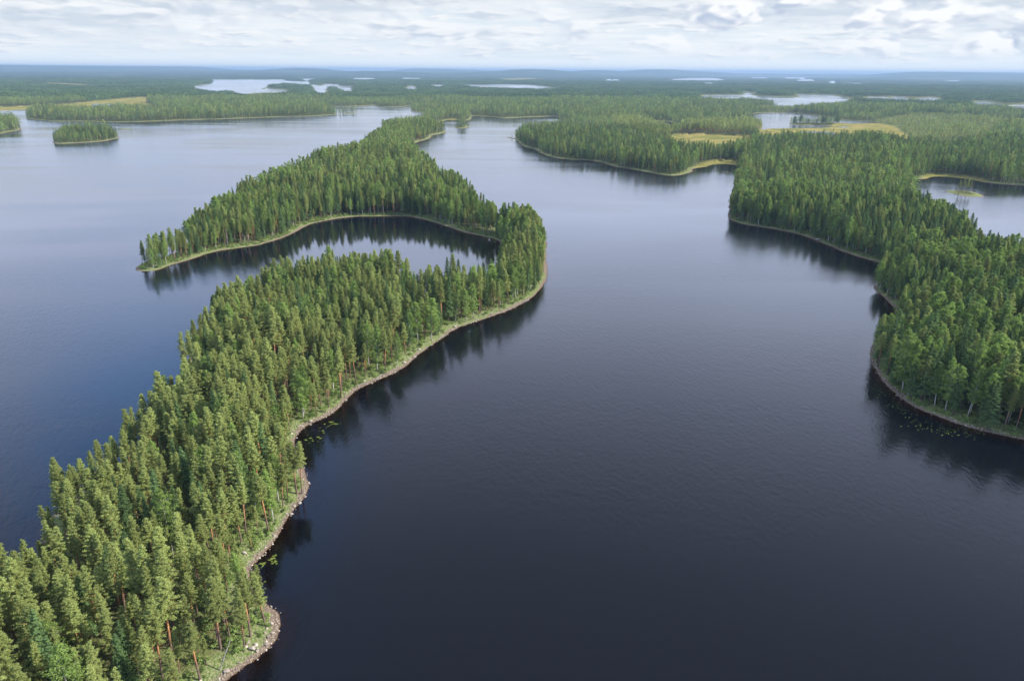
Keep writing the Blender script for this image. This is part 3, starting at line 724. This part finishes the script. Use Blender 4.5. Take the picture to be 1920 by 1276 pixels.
low = rng.random(len(P)) < 0.10; scl = np.where(low, scl * rng.uniform(.45, .8, len(P)), scl)
z = height(P, d, np.where(scr, 1, -60.0))
var = (rng.random(len(P)) * np.array(NVAR)[L]).astype(int); rotz = rng.uniform(0, 6.283, len(P))
tilt = rng.normal(0, .02, (len(P), 2)) * np.where(d < 7, 2.0, 1)[:, None]
wid = np.clip(rng.normal(1.0, .16, len(P)) * np.where(east, 1.16, 1.0), .75, 1.5) * np.where(L == 2, 1.25, 1.0)

# ------------------------------------------------------------------ single trees: the 300 of each kind that show largest
KN = ('pine', 'spruce', 'birch')
tipx, tipy, dep = project(np.column_stack([P, z + 16 * scl]))
bx_, by_, _ = project(np.column_stack([P, z]))
size = np.hypot(tipx - bx_, tipy - by_)
infr = (tipx > -5) & (tipx < 1925) & (tipy > 0) & (tipy < 1285) & (dep > 0) & (L == 0)
single = np.zeros(len(P), bool)
for kd in range(3):
    c = np.flatnonzero(infr & (kind == kd) & (scl > .62)); c = c[np.argsort(-size[c])][:300]; single[c] = True
seen = {}
def where_phrase(i):
    if not onpen[i]: return 'right-hand mainland wood'
    if r[i] < 215: return 'near end of the peninsula'
    if P[i, 1] < 330: return 'middle of the peninsula'
    return 'hooked end of the peninsula'
LOOK = {0: ('pine', 'pine tree'), 1: ('spruce', 'spruce tree'), 2: ('birch', 'birch tree')}
def tree_label(i, kd):
    s = scl[i]; sz = 'tall' if s > 1.1 else ('mid-height' if s > .88 else 'short')
    if kd == 2: look = 'pale leafy birch'
    elif kd == 1: look = 'dark conical spruce'
    else: look = 'red-barked pine'
    edge = 'shore edge of' if d[i] < 8 else 'inside'
    fx, fy = tipx[i] / 19.2, tipy[i] / 12.76
    for nd in (0, 1, 2):
        pos = 'tip %.*f%% across %.*f%% down' % (nd, fx, nd, fy)
        lab = '%s %s %s %s, %s' % (sz, look, edge, where_phrase(i), pos)
        lab = lab.replace('near end of the peninsula', 'near peninsula').replace('middle of the peninsula', 'mid peninsula').replace('hooked end of the peninsula', 'hooked spit').replace('right-hand mainland wood', 'mainland wood')
        if lab not in seen or nd == 2: break
    seen[lab] = 1
    return lab
GROUPS = {0: 'pines of the lakeside woods', 1: 'spruces of the lakeside woods', 2: 'birches of the lakeside woods'}
for kd in range(3):
    for i in np.flatnonzero(single & (kind == kd)):
        e = bpy.data.objects.new(KN[kd] + '_tree', None); COL.objects.link(e)
        e.empty_display_size = 0.5
        e.location = (P[i, 0], P[i, 1], z[i]); e.rotation_euler = (tilt[i, 0], tilt[i, 1], rotz[i]); s = float(scl[i]); w = float(wid[i])
        e.scale = (s * w, s * w, s)
        tag(e, tree_label(i, kd), LOOK[kd][1], GROUPS[kd])
        tm, cm = near_mesh[KN[kd]][var[i] % NVAR[0]]
        link('trunk', tm, e); link('crown', cm, e)

# ------------------------------------------------------------------ the rest of the woods
def scatter(name, P3, idx_, rot_, scl_, coll, label, cat):
    me = bpy.data.meshes.new(name); n = len(P3)
    me.vertices.add(n); me.vertices.foreach_set('co', np.ascontiguousarray(P3, np.float32).ravel())
    a = me.attributes.new('idx', 'INT', 'POINT'); a.data.foreach_set('value', np.ascontiguousarray(idx_, np.int32))
    a = me.attributes.new('rot', 'FLOAT_VECTOR', 'POINT'); a.data.foreach_set('vector', np.ascontiguousarray(rot_, np.float32).ravel())
    a = me.attributes.new('scl', 'FLOAT_VECTOR', 'POINT'); a.data.foreach_set('vector', np.ascontiguousarray(scl_, np.float32).ravel())
    me.update()
    o = link(name, me)
    g = bpy.data.node_groups.new(name, 'GeometryNodeTree')
    g.interface.new_socket('Geometry', in_out='INPUT', socket_type='NodeSocketGeometry')
    g.interface.new_socket('Geometry', in_out='OUTPUT', socket_type='NodeSocketGeometry')
    gi = g.nodes.new('NodeGroupInput'); gout = g.nodes.new('NodeGroupOutput')
    ci = g.nodes.new('GeometryNodeCollectionInfo'); ci.inputs['Collection'].default_value = coll
    ci.inputs['Separate Children'].default_value = True; ci.inputs['Reset Children'].default_value = True
    ip = g.nodes.new('GeometryNodeInstanceOnPoints'); ip.inputs['Pick Instance'].default_value = True
    def na(nm, dt):
        n_ = g.nodes.new('GeometryNodeInputNamedAttribute'); n_.data_type = dt; n_.inputs['Name'].default_value = nm; return n_.outputs['Attribute']
    m2p = g.nodes.new('GeometryNodeMeshToPoints')
    g.links.new(gi.outputs[0], m2p.inputs['Mesh'])
    g.links.new(m2p.outputs[0], ip.inputs['Points']); g.links.new(ci.outputs[0], ip.inputs['Instance'])
    g.links.new(na('idx', 'INT'), ip.inputs['Instance Index'])
    g.links.new(na('rot', 'FLOAT_VECTOR'), ip.inputs['Rotation']); g.links.new(na('scl', 'FLOAT_VECTOR'), ip.inputs['Scale'])
    g.links.new(ip.outputs[0], gout.inputs[0])
    md = o.modifiers.new('scatter', 'NODES'); md.node_group = g
    tag(o, label, cat, kind='stuff'); return o
WL = ('mass of pines filling the woods behind the nearer single pines', 'mass of dark spruces mixed through the woods on both shores', 'mass of pale birches mixed through the woods on both shores')
for kd in range(3):
    k = np.flatnonzero((kind == kd) & ~single)
    ii = np.array(OFF)[L[k]] + var[k]
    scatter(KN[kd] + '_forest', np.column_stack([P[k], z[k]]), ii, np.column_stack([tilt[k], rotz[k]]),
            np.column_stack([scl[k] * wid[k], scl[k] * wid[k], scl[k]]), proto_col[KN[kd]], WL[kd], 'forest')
print('trees', len(P), 'single', single.sum())
Pd = jgrid(2700, 6900, 40, AZ); dd = land_sdf(Pd); md_ = np.maximum(inside(Pd, MARSH), inside(Pd, SCRUB))
k = (dd > 30) & (md_ < -22) & (rng.random(len(Pd)) < .96); Pd, dd = Pd[k], dd[k]
zd = height(Pd, dd, np.full(len(Pd), -60.)) ; rd = np.hypot(*Pd.T); zd -= 0
can = sstep(rd, 6300, 6900) * sstep(dd, 15, 60) * 8; zd -= can
s_ = rng.uniform(.8, 1.15, len(Pd)) * (.8 + .4 * vnoise(Pd, 400, 61))
scatter('distant_forest', np.column_stack([Pd, zd]), rng.integers(0, 6, len(Pd)), np.column_stack([np.zeros((len(Pd), 2)), rng.uniform(0, 6.28, len(Pd))]),
        np.column_stack([np.ones(len(Pd)) * 1.02] * 2 + [s_]), proto_col['distant'], 'hazy blue-green forest covering the land towards the horizon', 'forest')

# ------------------------------------------------------------------ ground-height lookup for placed things
def gz(x, y):
    Pp = np.array([[x, y]]); dd = land_sdf(Pp); return float(height(Pp, dd, np.array([-60.]))[0])

# ------------------------------------------------------------------ shrubs along the shore (stuff: undergrowth), rocks
def shrub_mesh(seed):
    r = np.random.default_rng(seed); A = Acc()
    for b in range(5):
        c = np.array([r.normal(0, .45), r.normal(0, .45), r.uniform(.35, .95)]); m = 34
        o = r.normal(0, 1, (m, 3)); o /= np.linalg.norm(o, axis=1, keepdims=True); o *= r.uniform(.3, 1, (m, 1)) ** .6
        C = c + o * [.5, .5, .42]; C[:, 2] = np.maximum(C[:, 2], .03)
        V, F = quads(C, o + [0, 0, .4] + r.normal(0, .4, (m, 3)), .24, .2, r)
        A.add(V, F, np.repeat(np.clip(.45 + .3 * o[:, 2] + r.normal(0, .25, m), 0, 1), 4))
    V, F, t = A.get(); return np_mesh('shrub', V, F, [M_SHRUB], attrs={'tint': ('POINT', t)})
def rock_mesh(seed, sub=2):
    import bmesh
    bm = bmesh.new(); bmesh.ops.create_icosphere(bm, subdivisions=sub, radius=0.5)
    r = np.random.default_rng(seed); fx = r.uniform(.75, 1.25, 3); pl_ = [(Vector(r.normal(0, 1, 3)).normalized(), r.uniform(.28, .42)) for _ in range(7)]
    for v in bm.verts:
        for n_, dq in pl_:
            s = v.co.dot(n_)
            if s > dq: v.co -= n_ * (s - dq)
        v.co = Vector((v.co.x * fx[0] * 1.2, v.co.y * fx[1], v.co.z * fx[2] * .75))
    me = bpy.data.meshes.new('stone'); bm.to_mesh(me); bm.free(); me.materials.append(M_STONE); return me
shc = bpy.data.collections.new('shrub_kinds')
for v in range(4): shc.objects.link(bpy.data.objects.new('shrub_%s' % chr(97 + v), shrub_mesh(700 + v)))
rkc = bpy.data.collections.new('stone_kinds'); rocks = [rock_mesh(720 + v, 1) for v in range(6)]
for v in range(6): rkc.objects.link(bpy.data.objects.new('stone_%s' % chr(97 + v), rocks[v]))
def shore_pts(r_in, r_out, sp, dmin, dmax, azm=AZ):
    p = jgrid(r_in, r_out, sp, azm); d_ = land_sdf(p); k = (d_ > dmin) & (d_ < dmax); return p[k], d_[k]
p, d_ = shore_pts(80, 620, 1.4, 0.9, 11, math.radians(50))
k = (rng.random(len(p)) < .85 * (1.15 - d_ / 13)) & (vnoise(p, 8, 71) > .25) & (d_ > 0.9 + 2.2 * vnoise(p, 12, 73)); p, d_ = p[k], d_[k]
zz = height(p, d_, np.full(len(p), -60.)); s_ = rng.uniform(.35, 1.25, len(p))
scatter('shrubs', np.column_stack([p, zz]), rng.integers(0, 4, len(p)), np.column_stack([np.zeros((len(p), 2)), rng.uniform(0, 6.28, len(p))]), np.column_stack([s_ * 1.1, s_ * 1.1, s_ * rng.uniform(.6, 1.3, len(p))]), shc,
        'low light green willow scrub and heather behind the stony shores', 'shrubs')
p, d_ = shore_pts(70, 480, 4.2, 5, 60, math.radians(50)); k = rng.random(len(p)) < .7; p, d_ = p[k], d_[k]
zz = height(p, d_, np.full(len(p), -60.)); s_ = rng.uniform(.4, 1.5, len(p))
scatter('undergrowth', np.column_stack([p, zz]), rng.integers(0, 4, len(p)), np.column_stack([np.zeros((len(p), 2)), rng.uniform(0, 6.28, len(p))]), np.column_stack([s_ * 1.2, s_ * 1.2, s_ * .8]), shc,
        'green undergrowth on the forest floor between the tree trunks', 'undergrowth')
p, d_ = shore_pts(80, 330, .72, -.5, 3.4, math.radians(50)); k = rng.random(len(p)) < .55 * np.clip(1.25 - d_ / 3.0, 0, 1); p, d_ = p[k], d_[k]
zz = height(p, d_, np.full(len(p), -60.)); s_ = rng.lognormal(math.log(.34), .45, len(p)).clip(.12, 1.1)
scatter('shore_stones', np.column_stack([p, zz + .05]), rng.integers(0, 6, len(p)), rng.uniform(0, 6.28, (len(p), 3)) * [.1, .1, 1], np.column_stack([s_ * 1.1, s_, s_ * .8]), rkc,
        'grey and beige shore stones lining the waterline', 'stones')
p, d_ = shore_pts(330, 700, 1.5, -.3, 2.6, math.radians(40)); k = rng.random(len(p)) < .5; p, d_ = p[k], d_[k]

# ------------------------------------------------------------------ single boulders, fallen logs, dead trees, lily pads
def blabel(px, py): return 'at %d%% across, %d%% down the photo' % (round(px / 19.2), round(py / 12.76))
BR = [(473, 1216, 1.3, 'pale whitish'), (466, 1206, 1.0, 'pale whitish'), (480, 1209, .9, 'pale whitish'), (498, 1157, .9, 'grey'), (509, 1168, .8, 'beige'), (425, 1257, 1.0, 'grey'),
      (504, 1192, .8, 'grey'), (459, 1038, 1.0, 'pale'), (505, 1002, .8, 'grey'), (562, 940, .9, 'grey'), (758, 680, 1.3, 'pale'), (786, 655, 1.2, 'grey'), (771, 653, 1.3, 'pale'), (777, 668, 1.0, 'grey'),
      (853, 612, 1.3, 'pale'), (921, 589, 1.3, 'grey'), (583, 789, 1.2, 'grey'), (1533, 449.5, 2.4, 'pale')]
for i, (px, py, s, c) in enumerate(BR):
    x, y = unproj(px, py, .4); dd = land_sdf(np.array([[x, y]]))[0]
    o = link('boulder', rocks[i % 6]); o.location = (x, y, max(gz(x, y), -.05) + .22 * s); o.rotation_euler = (0, 0, i * 1.3); o.scale = (s * 1.2, s, s * .9)
    tag(o, '%s boulder among the shore stones, %s' % (c, blabel(px, py)), 'boulder', 'boulders on the stony shores')
LG = [((671, 720), (690, 715), .16, 'bleached straight log lying by the waterline, lower of two on the curved beach'),
      ((705, 708), (722, 696), .18, 'bleached log lying up the bank, upper of two on the curved beach'),
      ((878, 599), (891, 595), .18, 'white fallen trunk on the sandy bank left of two dark logs'),
      ((902, 589), (910, 587), .14, 'short white log between the two dark fallen trunks'),
      ((906, 568), (923, 583), .2, 'dark fallen trunk sloping down the open bank to the beach, right of its pair'),
      ((886, 584), (900, 592), .2, 'dark fallen trunk on the grassy bank, left of its pair'),
      ((412, 1252), (433, 1196), .13, 'thin bare grey trunk leaning over shrubs by the stony point'),
      ((824, 631), (836, 626), .15, 'bleached log at the foot of the pines halfway along the beach')]
for (a, b, rad, lab) in LG:
    pa = unproj(*a, .8); pb = unproj(*b, .8)
    za = max(gz(*pa), 0) + rad; zb = max(gz(*pb), 0) + rad + .1
    if 'leaning' in lab: zb += 5; pb = unproj(b[0], b[1], zb)
    t = np.linspace(0, 1, 9); c = np.column_stack([pa[0] + (pb[0] - pa[0]) * t, pa[1] + (pb[1] - pa[1]) * t, za + (zb - za) * t + .08 * np.sin(t * 3)])
    A = Acc(); V, F = tube(c - c[0], rad * (1 - .65 * t), 7); A.add(V, F)
    for j in range(9):
        q0 = (c[2 + j % 6] - c[0]) + (c[3 + j % 6] - c[2 + j % 6]) * random.random(); e = np.array([random.gauss(0, .5), random.gauss(0, .5), abs(random.gauss(.3, .3))])
        V, F = tube([q0, q0 + e], [.035, .01], 3); A.add(V, F)
    V, F, _t = A.get(); dark = 'dark' in lab
    o = link('fallen_log', np_mesh('fallen_log', V, F, [M_SBARK if dark else M_DEAD], smooth=True)); o.location = tuple(c[0])
    tag(o, lab, 'log', 'fallen trunks along the shore')
dead_m = []
for v in range(3):
    w, _ = build_tree('dead', 900 + v, 0); dead_m.append(np_mesh('dead_tree', w[0], w[1], [M_DEAD], smooth=True))
for i, (px, py, h, lab) in enumerate([(201, 940, 13, 'bare grey dead tree between lit pines of the near wood'), (722, 345, 15, 'tall bare grey snag above the dark bay shore'), (837, 325, 13, 'pale bare dead crown on the ridge right of the bay'),
        (427, 425, 11, 'grey dead tree at the shore left of the bay'), (382, 382, 13, 'bare-topped dead tree on the skyline edge of the hooked spit'), (98, 246, 10, 'bare dead tree at the left end of the small island'),
        (43, 224, 9, 'bare leaning dead tree at the point on the left edge of the photo'), (531, 620, 12, 'grey dead tree in the middle of the mixed wood'), (481, 705, 12, 'pale dead tree low in the mixed wood near the narrow part'),
        (540, 548, 13, 'greyish dead tree near the top edge of the mixed wood'), (331, 915, 12, 'thin grey dead tree in the near pine wood, upper centre'), (470, 1020, 9, 'grey leaning dead tree beside the lily cove')]):
    x, y = unproj(px, py, h * .97 + 3)
    if i in (3, 5, 6): x, y = unproj(px, {3: 462, 5: 266, 6: 240}[i], .6)
    o = link('dead_tree', dead_m[i % 3]); s = h / 16; o.location = (x, y, gz(x, y) - .2); o.rotation_euler = (0, .12 if i in (6, 11) else .02, i * 2.1); o.scale = (s * 1.1, s * 1.1, s)
    tag(o, lab, 'dead tree', 'dead grey trees')
def special(kindn, px, py, base, h, w, lab, leafm=None, lean=0.0, nm='birch_tree', v=0, cat='birch tree'):
    x, y = unproj(px, py, .8) if base else unproj(px, py, h + 3)
    e = bpy.data.objects.new(nm, None); COL.objects.link(e); s = h / 16
    e.location = (x, y, gz(x, y)); e.scale = (s * w, s * w, s); e.rotation_euler = (0, lean, 0); tag(e, lab, cat)
    tm, cm = near_mesh[kindn][v]
    link('trunk', tm, e)
    if leafm: cm = cm.copy(); cm.materials[0] = leafm
    link('crown', cm, e)
special('birch', 452, 566, False, 12, .7, 'small tree with yellow autumn leaves at the left edge of the mixed wood', M_YELLOW, v=2, nm='autumn_tree', cat='tree')
special('birch', 757, 402, True, 15, .55, 'slim birch with yellowish top leaning left over the bay shore', M_SHRUB, lean=-.12, v=4)
for (px, py, h, w, lab, vv) in [(1755, 725, 15, .8, 'tall birch with sunlit yellow-green top behind the right cove', 1), (1752, 752, 13, .55, 'slender birch with a thin bright yellow tip above the right cove', 3),
        (1781, 762, 12, .8, 'round birch with bright yellow-green top nearest the right cove', 5), (1690, 640, 15, 1.0, 'broad light green birch at the headland corner', 6)]:
    special('birch', px, py, True, h, w, lab, v=vv)
# islet trees in the right lake
for j, (px, py, h) in enumerate([(1797, 362, 11.5), (1804, 362, 12.5), (1811, 363, 13), (1818, 363, 10.5)]):
    special('pine', px, py, True, h, 1.25, '%s pine of the thin clump on the tiny islet' % ('leftmost', 'second from left', 'third from left', 'rightmost')[j], v=j, nm='pine_tree', cat='pine tree')
for j, (px, py, h) in enumerate([(1489, 233, 17), (1500, 233, 17), (1515, 233.5, 10), (1531, 233.5, 9), (1541, 233.7, 16), (1547, 234, 17), (1556, 234, 11), (1566, 234, 13), (1571, 234, 12)]):
    special('birch', px, py, True, h, 1.7, '%s dark tree on the low spit in the marsh lake' % ('first (leftmost)', 'second', 'third', 'fourth', 'fifth', 'sixth', 'seventh', 'eighth', 'last (rightmost)')[j], M_SPRUCE, v=j, nm='broadleaf_tree', cat='tree')

def lilies(cl, spread, n, label, smax=.42):
    V = []; F = []; r = np.random.default_rng(len(label)); c0 = 0
    for _ in range(n):
        px, py = cl[r.integers(len(cl))]; x, y = unproj(px, py, 0) + r.normal(0, spread, 2)
        if land_sdf(np.array([[x, y]]))[0] > -.3: continue
        R_ = r.uniform(.15, smax); a0 = r.uniform(0, 6.28); k = 9
        a = a0 + np.linspace(.25, 6.03, k)
        V.append([(x, y, .012)]); V.append(np.column_stack([x + R_ * np.cos(a), y + R_ * .9 * np.sin(a), np.full(k, .014)]))
        F += [(c0, c0 + 1 + j, c0 + 2 + j) for j in range(k - 1)]; c0 += k + 1
    V = np.concatenate([np.asarray(v, float) for v in V])
    o = link('lily_pads', np_mesh('lily_pads', V, np.array(F), [M_LILY])); tag(o, label, 'lily pads', kind='stuff')
lilies([(513, 1045), (511, 1052), (516, 1053), (507, 1049), (493, 1056), (491, 1060), (515, 1040)], .38, 30, 'bright yellow-green lily pads floating in the cove by the stony point', .32)
lilies([(482, 1080), (478, 1076)], .5, 12, 'small group of lily pads close under the overhanging pines')
lilies([(604, 806), (610, 797), (621, 794), (583, 823), (585, 812), (627, 792), (598, 818)], 1.0, 30, 'scattered lily pads off the inner bend of the curved beach')
lilies([(1652, 733), (1664, 744), (1680, 760), (1695, 770), (1712, 785), (1728, 797), (1745, 803), (1770, 808), (1790, 810), (1808, 806), (1830, 812)], 2.2, 150, 'chain of lily pads along the shaded right cove', .26)

# ------------------------------------------------------------------ haze
bm_v = np.array([(x, y, z_) for z_ in (-60, 172) for x, y in ((-90000, -60000), (90000, -60000), (90000, 75000), (-90000, 75000))], float)
hf = np.array([(0, 3, 2, 1), (4, 5, 6, 7), (0, 1, 5, 4), (1, 2, 6, 5), (2, 3, 7, 6), (3, 0, 4, 7)])
mh = bpy.data.materials.new('haze_air'); mh.use_nodes = True; H_ = NT(mh.node_tree)
pv = H_.node('ShaderNodeVolumePrincipled'); pv.inputs['Color'].default_value = (0.38, 0.55, 0.77, 1); pv.inputs['Density'].default_value = 0.00007; pv.inputs['Anisotropy'].default_value = 0.1
ho = H_.node('ShaderNodeOutputMaterial'); H_.put(ho.inputs['Volume'], pv.outputs[0])
hz = link('haze', np_mesh('haze', bm_v, hf, [mh])); tag(hz, 'pale blue air haze over the distant lakeland', 'haze', kind='stuff')
